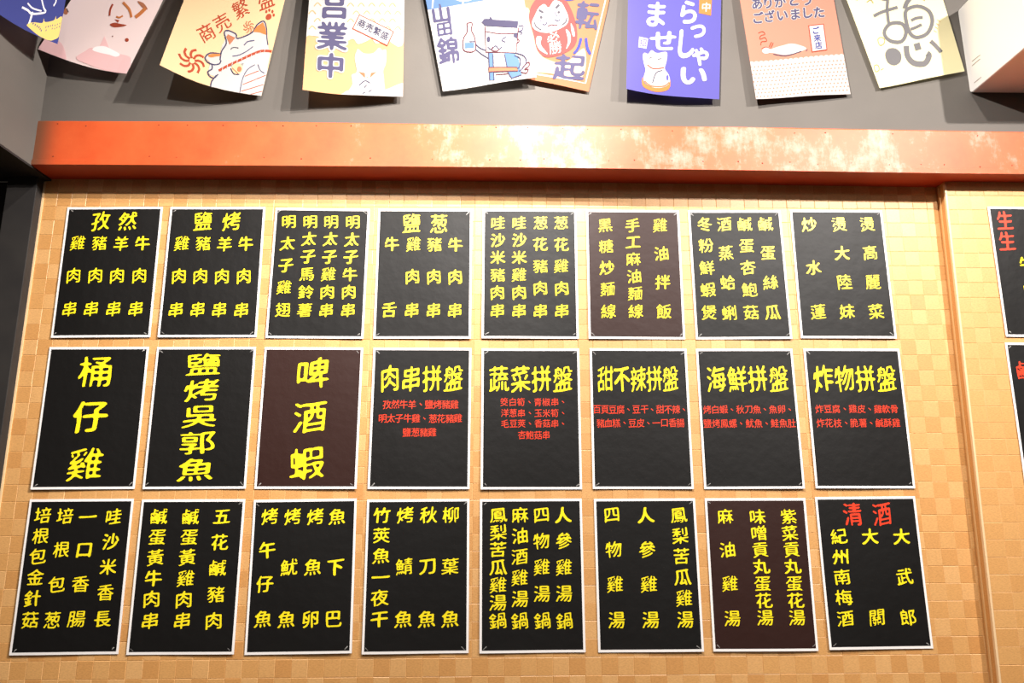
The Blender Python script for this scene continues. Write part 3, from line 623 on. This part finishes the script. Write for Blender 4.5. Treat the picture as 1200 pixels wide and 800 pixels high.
NU, NV = 8, 12
def flag(key, label, base, parts, sag_=0.012, bulge=0.008, seed=0, hem=None):
    d2, d3 = FLAG_FRAMES[key]; H = homog(d2); C = [Vector(c) for c in d3]
    org = (C[0] + C[1]) / 2
    def surf(u, v, off=0.0):
        p = C[0] * (1 - u) * (1 - v) + C[1] * u * (1 - v) + C[2] * u * v + C[3] * (1 - u) * v - org
        s = math.sin(math.pi * u)
        p.y -= bulge * s * (0.3 + 0.7 * v) * math.sin(1.5 + 2 * v + seed) * 0.8 + 0.0025 * math.sin(7 * u + 3 * v + seed) * v + off
        p.z -= sag_ * s * v ** 3
        return p
    root = thing('hanging_flag', label, 'flag', org, (0, 0, 0), 'small hanging flags on the upper wall')
    V = [surf(i / NU, j / NV) for j in range(NV + 1) for i in range(NU + 1)]; k = NU + 1
    Fc = [(j * k + i, (j + 1) * k + i, (j + 1) * k + i + 1, j * k + i + 1) for j in range(NV) for i in range(NU)]
    link('cloth', mesh('cloth', V, Fc, smooth=True), base, parent=root)
    # hem sleeve round the string
    bm = bmesh.new()
    d = (C[1] - C[0]); M_ = Matrix.Translation(Vector((0, 0, 0.004))) @ d.to_track_quat('Z', 'Y').to_matrix().to_4x4()
    bmesh.ops.create_cone(bm, cap_ends=False, segments=10, radius1=.005, radius2=.005, depth=d.length, matrix=M_)
    me = bpy.data.meshes.new('sleeve'); bm.to_mesh(me); bm.free(); link('sleeve', me, hem or base, parent=root)
    for nm, items in parts:
        bm = bmesh.new(); ms = []
        for (mm, L, P, Fs) in items:
            if mm not in ms: ms.append(mm)
            vs = []
            for (x, y) in P:
                u, v = H(x, y); vs.append(bm.verts.new((u, v, L)))
            for f in Fs:
                try:
                    nf = bm.faces.new([vs[i] for i in f]); nf.material_index = ms.index(mm)
                except ValueError: pass
        ext = [max(v.co[a] for v in bm.verts) - min(v.co[a] for v in bm.verts) for a in (0, 1)]
        for i in range(1, NU):
            bmesh.ops.bisect_plane(bm, geom=bm.verts[:] + bm.edges[:] + bm.faces[:], plane_co=(i / NU, 0, 0), plane_no=(1, 0, 0))
        for j in range(1, NV):
            bmesh.ops.bisect_plane(bm, geom=bm.verts[:] + bm.edges[:] + bm.faces[:], plane_co=(0, j / NV, 0), plane_no=(0, 1, 0))
        for pc, pn in (((0, 0, 0), (-1, 0, 0)), ((1, 0, 0), (1, 0, 0)), ((0, 0.01, 0), (0, -1, 0)), ((0, 1, 0), (0, 1, 0))):
            bmesh.ops.bisect_plane(bm, geom=bm.verts[:] + bm.edges[:] + bm.faces[:], plane_co=pc, plane_no=pn, clear_outer=True)
        for v in bm.verts:
            u, vv, L = v.co
            # stay on the facets of the cloth grid
            i = min(int(u * NU), NU - 1); j = min(int(vv * NV), NV - 1); fu, fv = u * NU - i, vv * NV - j
            p = (surf(i / NU, j / NV) * (1 - fu) * (1 - fv) + surf((i + 1) / NU, j / NV) * fu * (1 - fv)
                 + surf((i + 1) / NU, (j + 1) / NV) * fu * fv + surf(i / NU, (j + 1) / NV) * (1 - fu) * fv)
            v.co = p + Vector((0, -0.0005 - 0.00035 * L, 0))
        me = bpy.data.meshes.new(nm); bm.to_mesh(me); bm.free()
        o = link(nm, me, ms, parent=root)
        if nm in ('lettering', 'pattern'): o['kind'] = 'stuff'
    return root

# navy flag, far left
flag('navy', 'navy blue flag with a yellow castle band at the upper left corner', CNV, [
    ('castle_band', [blob(CYB, 1, (12, 13), (20, 14), (33, 19), (35, 16), (38, 20), (54, 24), (57, 21), (59, 25), (71, 27), (69, 44), (58, 43), (48, 39), (32, 29), (16, 17)),
                     dots(CNV, 2, [(20, 15), (23, 17), (26, 19), (29, 21), (31, 23), (33, 25), (40, 25), (44, 26), (48, 27), (52, 28), (41, 28), (52, 31), (57, 30), (62, 31), (67, 32), (57, 33), (62, 34), (67, 35)], 1.0)]),
    ('lettering', [line(CSN, 1, 1.6, (4, -2), (11, 2), (16, 6), (26, 9), (37, 11), (33, 6), (28, -4)), line(CSN, 1, 1.2, (10, -4), (17, 2), (30, 8)), line(CSN, 1, 2.4, (17, 5), (16, 10), (14, 14)),
                   line(CSN, 1, 2.2, (50, 9), (54, 6), (52, 1), (47, -4)), blob(CSN, 1, (52, -14), (58, -8), (61, -3), (57, -3))]),
], sag_=0.02, bulge=0.004, seed=1)
# pink flag
def _pink():
    fuji = [blob(CPK, 1, (46, 46), (60, 42), (70, 46), (73, 62), (68, 72), (55, 66), (46, 57)), blob(CPK, 2, (96, 52), (104, 48), (120, 53), (136, 56), (154, 64), (148, 86), (120, 78), (100, 70), (84, 62)),
            poly(CPK, 1, (119, 34), (112, 47), (125, 50)), blob(CSN, 3, (108, 47), (118, 46), (127, 50), (138, 57), (133, 60), (124, 57), (112, 54), (104, 51))]
    face = [line(COR, 2, 2.0, (130, -3), (127, 3), (126, 10)), line(COG, 2, 2.0, (134, 11), (138, 12), (142, 10)), blob(COR, 2, (126, 20), (132, 18), (137, 19), (147, 21), (138, 23), (130, 23)),
            poly(COR, 2, (132, 14), (138, 15), (136, 18)), ell(COR, 2, 147.5, 39, 2.6, 2.3), ell(CRD, 2, 129, 34, .8, .8), line(COG, 2, 4.5, (158, 12), (164, 8), (171, 2)), line(COG, 2, 3, (142, -5), (150, 3), (153, 12)),
            blob(CLO, 1, (160, -6), (168, -4), (174, 3), (168, 2)), ell(CLO, 1, 79, 8, 2.5, 4), line(CGR, 1, 1.04, (81, 5), (82, 9))]
    return [('mountain_picture', fuji), ('face_picture', face)]
flag('pink', 'pale pink flag partly behind the navy flag at the upper left', CPP, _pink(), bulge=0.01, seed=2)

def pinwheel(m_, L, x, y, r, n=8, wd=2.4, ph=0.0):
    out = []
    for k in range(n):
        a = ph + 2 * math.pi * k / n
        p = [(x + r * q * math.cos(a + tw), y + r * q * math.sin(a + tw)) for q, tw in ((0.22, 0), (0.55, -0.12), (0.85, 0.12), (1.05, 0.42))]
        out.append(line(m_, L, wd, *p))
    return out
def _cream():
    cat = [blob(CW, 1, (252, 54), (254, 45), (258, 38), (257, 30), (262, 29), (270, 33), (274, 37), (290, 32), (297, 24), (306, 19), (311, 26), (313, 36), (314, 47), (316, 57), (312, 62), (306, 61), (296, 68), (275, 71), (260, 72), (253, 65)),
           blob(CW, 1, (234, 59), (238, 54), (251, 54), (256, 60), (262, 66), (290, 66), (316, 56), (314, 75), (312, 114), (236, 98), (238, 90), (244, 81), (238, 78), (237, 72), (239, 65)),
           poly(COG, 2, (293, 31), (297, 25), (306, 20), (310, 27), (311, 35), (302, 32)), poly(CLO, 2, (259, 36), (261, 33), (270, 37), (263, 45)), blob(COG, 2, (237, 57), (241, 55), (251, 55), (252, 57), (246, 58), (240, 59)),
           line(CGL, 2, 1.58, (251, 62), (253, 52), (259, 43), (257, 31), (262, 29), (271, 33), (273, 38), (291, 32), (298, 23), (307, 19), (311, 27), (312, 38), (314, 47)),
           line(CGL, 2, 1.58, (252, 55), (240, 54), (234, 59), (236, 64), (243, 67), (250, 66), (252, 62)), line(CGL, 2, 1.58, (241, 67), (241, 72), (236, 75), (238, 80), (243, 82), (248, 78)),
           line(CGL, 2, 1.58, (246, 79), (240, 86), (238, 95)), line(CGR, 2, 1.17, (264, 50), (268, 48), (274, 49)), line(CLV, 2, 1.40, (281, 46), (286, 42), (295, 41)), line(CLV, 2, 1.23, (266, 58), (275, 57), (285, 53), (293, 48)),
           line(COR, 3, 3.0, (249, 74), (262, 68), (276, 63), (290, 58), (305, 54), (320, 55)), ell(CCREAM, 4, 272, 73, 7.5, 6.5), ell(CLO, 5, 275, 74, 3, 3.4), line(COR, 6, .8, (266, 72), (270, 76), (273, 79)),
           line(CGL, 5, 1.23, (264, 72), (268, 79), (275, 80)), line(CLV, 2, 1.23, (300, 70), (304, 78), (310, 82)), line(CLV, 2, 1.23, (275, 103), (279, 86), (286, 75), (296, 70)),
           line(COR, 2, 1.0, (282, 83), (302, 78)), line(COR, 2, 1.0, (279, 93), (312, 85)), line(COR, 2, 1.0, (277, 101), (309, 97)), line(COR, 2, 1.0, (290, 107), (307, 106))]
    for k in range(10):
        t = k / 10; cat.append(line(CW, 4, .7, (253 + 62 * t, 75.5 - 21 * t ** .8), (254 + 62 * t, 70 - 19 * t ** .8)))
    letters = [text(COR, 1, '商', 237, 32, 20, 20, 26, 'pen'), text(COR, 1, '売', 255, 20, 20, 20, 28, 'pen'), text(COR, 1, '繁', 277, 5, 21, 21, 22, 'pen'), text(COR, 1, '盛', 309, -6, 24, 24, 14, 'pen')]
    paw = [ell(COR, 1, 313.5, 14, 4.2, 3.4, 20)] + [ell(COR, 1, x, y, 1.5, 1.9) for x, y in ((310, 8), (314, 6.5), (318.5, 8), (320.5, 12))]
    return [('cat_picture', cat), ('lettering', letters), ('pinwheel', pinwheel(COR, 1, 219.5, 64, 13)), ('pinwheel', pinwheel(CLO, 1, 287, 25, 6.5, wd=1.3)), ('paw_print', paw)]
flag('cream', 'cream flag with white lucky cat and orange pinwheels, lower left corner curled forward', CCREAM, _cream(), sag_=0.018, bulge=0.012, seed=0.4)

def _yellow():
    ground = [blob(CW, 1, (354, 38), (362, 41), (372, 42), (400, 47), (412, 44), (418, 50), (428, 47), (434, 44), (440, 50), (452, 46), (474, 46), (478, -62), (360, -62)),
              blob(CW, 1, (401, 106), (410, 103), (430, 105), (450, 104), (474, 97), (474, 116), (400, 112))]
    waves = []
    for r_ in range(5):
        for c_ in range(9):
            x, y = 366 + c_ * 12.5 + (6 if r_ % 2 else 0), -2 + r_ * 9
            if 374 < x < 406 or x > 470: continue
            waves.append(line(CYL, 2, 1.3, (x - 4, y), (x, y - 4), (x + 4, y)))
    letters = []
    for ch, x, y, w_, h_ in (('営', 391, 3, 38, 40), ('業', 388.5, 41, 38, 36), ('中', 386, 75, 34, 31)):
        letters.append(text(CW, 3, ch, x, y, w_, h_, -4, 'halo')); letters.append(text(CLV, 4, ch, x, y, w_, h_, -4, 'heavy'))
    box = [poly(COR, 3, (419.6, 16), (461.5, 36), (453.2, 53.3), (411, 32.7)), poly(CW, 4, (420, 17.3), (460, 36.5), (452.7, 51.7), (412.5, 32.2))]
    for k, ch in enumerate('商売繁盛'): box.append(text(CGL, 5, ch, 422.5 + 9.2 * k, 26.8 + 4.6 * k, 10, 10, -26, 'bold'))
    cat = [blob(CW, 2, (414, 66), (416, 59), (418, 56), (425, 61), (436, 61), (443, 55), (447, 58), (451, 57), (452, 64), (451, 74), (448, 82), (449, 95), (446, 108), (408, 108), (411, 96), (410, 86), (416, 82)),
           poly(CPY, 3, (419, 58), (424, 62), (419, 64)), poly(CPY, 3, (438, 61), (443, 57), (443, 64)), poly(CLO, 3, (418, 82), (426, 84), (426, 90)), poly(CLO, 3, (432, 90), (433, 84), (440, 83)),
           line(CGL, 3, 1.23, (419, 98), (426, 93), (432, 96)), line(CGL, 3, 1.23, (425, 101), (428, 98)), line(CGL, 3, 1.23, (423, 108), (426, 106)), line(CGL, 3, 1.23, (430, 106), (434, 104)), ell(COL_, 3, 428.5, 89, .7, .7)]
    return [('ground_pattern', ground), ('pattern', waves), ('lettering', letters), ('stamp_box', box), ('cat_picture', cat)]
flag('yellow', 'pale yellow flag with large grey writing down its left side and a slanted stamp', CYL, _yellow(), sag_=0.005, bulge=0.010, seed=0.2)

def _sake():
    sky = [poly(CBL, 1, (480, -62), (606, -62), (606, -4), (585, 1), (560, 5), (520, 12), (502, 15)), line(CW, 2, 2, (508, 13), (510, 0), (518, -16)), line(CW, 2, 2, (531, -4), (538, 2), (547, 4), (556, 2), (562, -4)), line(CW, 2, 1.8, (546, 8), (546, -10))]
    letters = [text(CLV, 1, '山', 519, 19, 27, 24, 8, 'heavy'), text(CLV, 1, '田', 523, 37, 22, 18, 8, 'heavy'), text(CLV, 1, '錦', 527, 61, 29, 33, 6, 'heavy')]
    bottle = [blob(CPP, 1, (551, 30), (557, 30), (556, 37), (560, 46), (560, 60), (547, 61), (547, 48), (551, 40)), blob(CW, 2, (552, 37), (556, 37), (559, 47), (559, 52), (548, 51), (548, 47)), poly(CBL, 2, (548, 52), (559, 52), (559, 58), (548, 59)),
              line(CPKL, 3, 1.40, (551, 30), (551, 40), (546.5, 48), (547, 61), (560, 61), (560, 47), (556, 38), (557, 30), (551, 30)), line(CGL, 3, 1.40, (553, 51), (560, 51))]
    man = [poly(CW, 1, (572, 34), (609, 36), (607, 64), (573, 62)), poly(CGL, 3, (568, 29), (571, 25), (577, 25), (578, 22), (581, 26), (609, 28), (608, 36), (572, 33)), poly(CGL, 3, (604, 42), (609, 41), (608, 48), (604, 46)),
           line(CPKL, 3, 1.23, (572, 34), (573, 63), (607, 64), (609, 36), smooth=False), line(CPKL, 3, 1.23, (572.5, 39.5), (590, 42.5), (608, 42)), ell(CGL, 3, 576, 48.5, 2.2, 3.2), line(CGL, 3, 1.40, (596, 46), (591, 49.5), (595, 52)),
           line(CGL, 3, 1.40, (575, 57), (579, 60), (584, 56), (588, 60), (591, 57)), line(CPKL, 4, 1.40, (581, 57), (580, 61), (586, 62), (588, 59)), line(CGL, 3, 1.23, (609, 34), (614, 33), (613, 38), (609, 40)), line(CGL, 3, 1.23, (609, 40), (613, 41), (611, 44)),
           line(CPKL, 3, 1.23, (609, 48), (610, 51), (607, 54)), line(CGL, 3, 1.23, (560, 53), (566, 58), (573, 61)), line(CGL, 3, 1.23, (560, 59), (568, 65), (576, 70)),
           poly(CBL, 2, (576, 64), (581, 64), (583, 94), (577, 94)), poly(CBL, 2, (594, 64), (606, 65), (610, 72), (611, 78), (613, 88), (602, 92), (598, 84), (596, 80)), poly(CW, 2, (582, 66), (594, 66), (596, 80), (582, 80)),
           poly(CLO, 4, (576, 80), (608, 80), (609, 83.5), (576, 85)), line(CPKL, 5, 1.05, (576, 80), (608, 80), (609, 84), (576, 85), (576, 80), smooth=False), line(CGL, 3, 1.23, (576, 64), (577, 94), (582, 94), (581, 65), smooth=False),
           line(CGL, 3, 1.23, (594, 66), (598, 86), (602, 92), (613, 88), smooth=False), line(CGL, 5, 1.23, (606, 64), (615, 67), (618, 74), (613, 82), (610, 84)), line(CGL, 5, 1.23, (605, 67), (611, 70), (611, 78), (608, 82)),
           line(CPKL, 5, 1.23, (614, 80), (620, 74), (621, 78), (616, 82), (620, 82), (618, 86), (612, 85)), line(CPKL, 3, 1.05, (584, 88), (598, 87))]
    return [('sky_pattern', sky), ('lettering', letters), ('bottle_picture', bottle), ('man_picture', man)]
flag('sake', 'white flag with cartoon man raising a bottle under a light blue top edge', CW, _sake(), sag_=0.0, bulge=0.004, seed=0.3)

def _daruma():
    border = [line(CW, 1, 1.8, (722, -62), (709, 0), (685, 98), (655, 92), (612, 84), smooth=False), blob(CCREAM, 1, (594, 20), (612, 12), (618, 20), (626, 60), (640, 72), (660, 74), (682, 60), (680, 92), (640, 86), (586, 76))]
    dar = [blob(CRD, 2, (626, 0), (636, -8), (648, -7), (657, 2), (665, 16), (671, 34), (672, 50), (666, 60), (650, 67), (634, 68), (625, 60), (621, 44), (616, 24), (619, 10)),
           blob(CW, 3, (627, 12), (633, 8), (638, 12), (644, 4), (652, 6), (657, 14), (661, 24), (659, 32), (648, 38), (636, 41), (624, 38), (619, 31), (623, 20)),
           line(CGR, 4, 2.6, (627, 15), (632, 18)), line(CGR, 4, 2.8, (646, 13), (650, 9)), ell(CLV, 4, 630, 24, 4.2, 4.2), ell(CW, 5, 630, 24, 3.4, 3.4), ell(CGR, 6, 629.5, 23.5, 1.7, 1.7), ell(CLV, 4, 649, 18.5, 4.2, 4.2), ell(CW, 5, 649, 18.5, 3.4, 3.4), ell(CGR, 6, 649.5, 18, 1.6, 1.6),
           line(CGR, 4, 1.6, (622, 29), (624, 34), (630, 38)), line(CGR, 4, 1.6, (659, 24), (658, 29), (653, 33)), line(CGL, 4, 1.40, (631, 31), (634, 32), (636, 29)), line(CGL, 4, 1.40, (645, 26), (648, 28), (651, 26)), line(CPKL, 4, 1.40, (637, 34), (641, 32), (645, 33), (648, 32)),
           blob(CW, 3, (625, 45), (630, 46), (629, 54), (637, 65), (628, 60), (624, 52)), blob(CW, 3, (658, 38), (663, 42), (664, 52), (659, 60), (661, 50)), blob(CW, 3, (664, 31), (668, 38), (669, 46), (666, 44)),
           text(CW, 4, '必', 643, 46, 15, 12, 10, 'brush'), text(CW, 4, '勝', 646, 58, 16, 15, 6, 'brush')]
    letters = [ell(CNV, 2, 662, 0, 9, 4.5), text(CLV, 2, '転', 685, 22, 32, 36, -8, 'heavy'), text(CNV, 2, '八', 680, 57, 24, 22, -4, 'heavy'), text(CLV, 2, '起', 664, 80, 42, 30, -4, 'heavy')]
    return [('border_pattern', border), ('daruma_picture', dar), ('lettering', letters)]
flag('daruma', 'orange flag with a round red daruma doll, partly behind the cartoon man flag', CLO, _daruma(), sag_=0.0, bulge=0.004, seed=0.5)

def _purple():
    letters = [text(CW, 1, ch, x, y, w_, h_, a, 'heavy') for ch, x, y, w_, h_, a in (
        ('い', 784, -10, 34, 30, 0), ('ま', 767, 19, 29, 33, -4), ('せ', 775, 49, 33, 26, -2), ('ら', 805, 17, 27, 31, -6), ('っ', 816, 39, 25, 27, -6), ('し', 802, 53, 27, 37, -4), ('ゃ', 819, 68, 26, 28, -6), ('い', 811, 89, 38, 25, -4))]
    stamp = [poly(COG, 1, (819, -30), (835, -30), (832, 21), (817, 18)), text(CW, 2, '業', 827, -3, 12, 12, -4, 'heavy'), text(CW, 2, '中', 826, 11, 12, 12, -4, 'heavy'),
             ] 
    seal = [poly(CW, 1, (748, 45), (758, 47), (756, 58.5), (747, 57)), text(CPU, 2, '招', 752.5, 52, 8, 9, -6, 'pen')]
    cat = [blob(COG, 1, (752, 90), (755, 97), (768, 101), (779, 99), (783, 92), (783, 100), (778, 104), (766, 105), (754, 101), (751, 96)),
           blob(CW, 2, (752, 66), (754, 63), (758, 64), (762, 60), (768, 63), (779, 62), (779, 72), (777, 80), (781, 86), (783, 93), (779, 99), (767, 101), (756, 97), (753, 91), (755, 82), (753, 74)),
           line(COR, 3, 1.1, (757, 76), (763, 80), (770, 80), (776, 79)), line(CGL, 3, 0.88, (759, 69), (762, 68)), line(CGL, 3, 0.88, (769, 70), (773, 69)), line(CGL, 3, 1.05, (763, 96), (767, 85), (774, 82)), line(CLO, 3, 1.4, (754, 94), (762, 99), (776, 99), (782, 95)), ell(CPU, 3, 780, 90, 1.4, 3)]
    return [('lettering', letters), ('stamp_box', stamp), ('seal_mark', seal), ('cat_picture', cat)]
flag('purple', 'purple flag with white flowing writing and a small sitting cat', CPU, _purple(), sag_=0.006, bulge=0.010, seed=0.1)

def _salmon():
    letters = []
    for ch, x, y in zip('ありがとう', (887.5, 900.5, 915, 931, 946), (5.5, 4.5, 3, 1.5, 1)):
        letters += [text(CW, 1, ch, x, y, 14.5, 14.5, 5, 'halo'), text(CLV, 2, ch, x, y, 14.5, 14.5, 5, 'bold')]
    for ch, x, y in zip('ございました', (889, 902.6, 917.7, 932.8, 947, 960), (22, 20, 19, 17.5, 16, 15.5)):
        letters += [text(CW, 1, ch, x, y, 14.5, 14.5, 5, 'halo'), text(CLV, 2, ch, x, y, 14.5, 14.5, 5, 'bold')]
    box = [poly(COR, 1, (947.8, 31), (965.6, 29), (969.7, 60), (951.8, 62.6)), poly(CW, 2, (948.8, 32), (964.8, 30.2), (968.6, 59), (952.6, 61.4))]
    for ch, x, y in (('ご', 956.5, 37), ('来', 958, 46), ('店', 959.5, 54.5)): box.append(text(CNV, 3, ch, x, y, 8.8, 8.8, 6, 'bold'))
    fig = [blob(CW, 1, (905, 58), (918, 54), (930, 52), (945, 57), (940, 61), (922, 65), (908, 63), (898, 62)), ell(CW, 1, 899, 60, 5.5, 3.6, 10), line(CGL, 2, 0.88, (907, 64), (922, 66), (940, 61)), line(CGL, 2, 0.88, (945, 61), (947, 59)), line(COR, 2, .6, (893, 58), (898, 56), (904, 58)),
           line(COR, 2, .9, (902, 56), (905, 50)), line(COR, 2, .9, (904, 57), (907, 51)), line(COR, 2, .8, (889, 40), (894, 38), (897, 41), (892, 43), (891, 47), (897, 45), (899, 49), (893, 50), (892, 54))]
    lace = [poly(CW, 1, (879, 75), (910, 74), (950, 70), (989, 66), (999, 112), (885, 118))]
    for k in range(19): lace.append(ell(CW, 1, 881 + k * 5.85, 75.3 - k * 0.5, 3.2, 2.4, 0, 10))
    dd = []
    for r_ in range(9):
        for c_ in range(26):
            x = 880 + c_ * 4.4 + (2.2 if r_ % 2 else 0) + r_ * .9; y = 79.5 + r_ * 4.3 - (x - 880) * 0.075
            dd.append((x, y))
    lace.append(dots(CSA, 2, dd, 1.15))
    return [('lettering', letters), ('stamp_box', box), ('bowing_figure_picture', fig), ('pattern', lace)]
flag('salmon', 'salmon orange flag with grey writing and a dotted pale lower band', CSA, _salmon(), sag_=-0.001, bulge=0.003, seed=0.6)

def _lemon():
    def q(*p): return [(980 + x / 3.477, y / 3.477) for x, y in p]
    letters = [line(CBR, 1, 3.6, *q((200, 10), (215, 14), (235, 12))), line(CBR, 1, 3.8, *q((168, 84), (205, 66), (268, 46))), line(CBR, 1, 3.6, *q((228, 20), (226, 60), (232, 112))),
               line(CBR, 1, 4.2, *q((214, 140), (240, 112), (285, 112), (302, 145), (285, 180), (245, 182), (218, 165)), closed=True),
               line(CBR, 1, 5.2, *q((318, 8), (304, 28), (296, 52))), line(CBR, 1, 4.2, *q((302, 60), (345, 42), (388, 62), (402, 105), (384, 150), (345, 166), (318, 150), (303, 105)), closed=True),
               line(CBR, 1, 3.4, *q((322, 100), (342, 90), (366, 88))), line(CBR, 1, 3.4, *q((320, 134), (338, 128), (362, 116))),
               blob(CBR, 1, *q((212, 232), (228, 210), (258, 208), (280, 228), (276, 258), (250, 272), (222, 262))),
               line(CBR, 1, 6.2, *q((302, 198), (306, 236), (330, 262), (372, 264), (390, 236), (382, 226))), line(CBR, 1, 7.0, *q((342, 188), (350, 214))), line(CBR, 1, 4.4, *q((396, 180), (416, 198), (436, 222)))]
    marks = [line(COL_, 1, 1.0, (1003, 2), (1008, 6)), line(COL_, 1, 1.2, (1020, 8), (1025, 5), (1028, 9)), line(COL_, 1, 1.0, (1034, 4), (1042, 2)), line(COL_, 1, 1.0, (1084, 2), (1087, 6)), line(COL_, 1, 1.0, (1070, 0), (1076, 1))]
    marks += [line(COL_, 1, .8, (1033, 50), (1037, 48), (1041, 50), (1040, 55), (1035, 57), (1033, 53), closed=True), line(COL_, 1, .8, (1026, 80), (1031, 79), (1032, 84), (1027, 86), closed=True), line(COL_, 1, .7, (1034, 84), (1038, 82))]
    for k in range(4): marks.append(line(CYL, 1, .8, (1101 - k * 1.2, 28 + k * 4), (1104 - k * 1.2, 30 + k * 4)))
    return [('lettering', letters), ('border_marks', marks)]
flag('lemon', 'pale lemon flag with one big grey brush character beside the white air conditioner', CPY, _lemon(), sag_=0.0, bulge=0.003, seed=0.5)

# the string the flags hang from
ps = []
for key in ('navy', 'pink', 'cream', 'yellow', 'sake', 'daruma', 'purple', 'salmon', 'lemon'):
    d3 = FLAG_FRAMES[key][1]; ps += [Vector(d3[0]) + Vector((0, 0, .004)), Vector(d3[1]) + Vector((0, 0, .004))]
ps = sorted(ps, key=lambda p: p.x)
bm = bmesh.new(); rings = []
for i, p in enumerate(ps):
    rings.append([bm.verts.new(p + Vector((0, .0015 * math.cos(a_), .0015 * math.sin(a_)))) for a_ in (0, 1.57, 3.14, 4.71)])
for r0, r1 in zip(rings, rings[1:]):
    for k in range(4): bm.faces.new([r0[k], r0[(k + 1) % 4], r1[(k + 1) % 4], r1[k]])
me = bpy.data.meshes.new('bunting_string'); bm.to_mesh(me); bm.free()
so = link('bunting_string', me, PAPER)
so['label'] = 'thin white string along the upper wall that carries the flags'; so['category'] = 'string'

# ------------------------------------------------------------------ air conditioner, upper right
AX, AY, AZ = 1.5065, -0.0905, 2.690
ac = thing('air_conditioner', 'white wall air conditioner at the upper right corner above the beam', 'air conditioner', (AX, AY, AZ))
SLOTS = [(-0.119, 2.786, -0.157, 2.7835), (-0.116, 2.7726, -0.155, 2.771), (-0.1145, 2.7134, -0.147, 2.7127)]
D_, H_, Wd = 0.265, 0.30, 0.86
def rr_prof(n=5):
    P = []
    def arc(cy, cz, r, a0, a1):
        for k in range(n + 1):
            a = math.radians(a0 + (a1 - a0) * k / n); P.append((cy + r * math.cos(a), cz + r * math.sin(a)))
    arc(-0.010, 0.010, 0.010, 0, -90)          # bottom back corner
    arc(-D_ + 0.022, 0.022, 0.022, 270, 180)   # bottom front
    arc(-D_ + 0.035, H_ - 0.035, 0.035, 180, 90)
    arc(-0.010, H_ - 0.010, 0.010, 90, 0)
    return P
pf = rr_prof()
me = prism_mesh('casing', lambda i: [(y * (0.992 if i in (0, 3) else 1) , z + (0.002 if i in (0, 3) and z < .1 else 0)) for y, z in pf], [0.0, 0.003, Wd - .003, Wd])
link('casing', me, PLASTIC, parent=ac)
for (y0, z0, y1, z1) in SLOTS:
    a = Vector((-0.0006, y0 - AY, z0 - AZ)); b = Vector((-0.0006, y1 - AY, z1 - AZ)); d = (b - a).normalized(); nrm = Vector((0, -d.z, d.y)) * 0.0012
    V = []
    for x in (-0.0008, 0.001):
        for p in (a - nrm, b - nrm, b + nrm, a + nrm): V.append((x, p.y, p.z))
    link('side_slot', mesh('side_slot', V, [(0, 3, 2, 1), (4, 5, 6, 7), (0, 1, 5, 4), (1, 2, 6, 5), (2, 3, 7, 6), (3, 0, 4, 7)]), SLOT, parent=ac)
link('air_flap', box_mesh('air_flap', 0.05, Wd - .05, -D_ + .03, -D_ + .10, -0.004, 0.0015, bevel=.002), PLASTIC, parent=ac)
link('front_panel', box_mesh('front_panel', 0.006, Wd - .006, -D_ - .006, -D_ + .004, 0.055, H_ - .045, bevel=.003), PLASTIC, parent=ac)
for o in (_fo, _co):
    bpy.data.objects.remove(o)
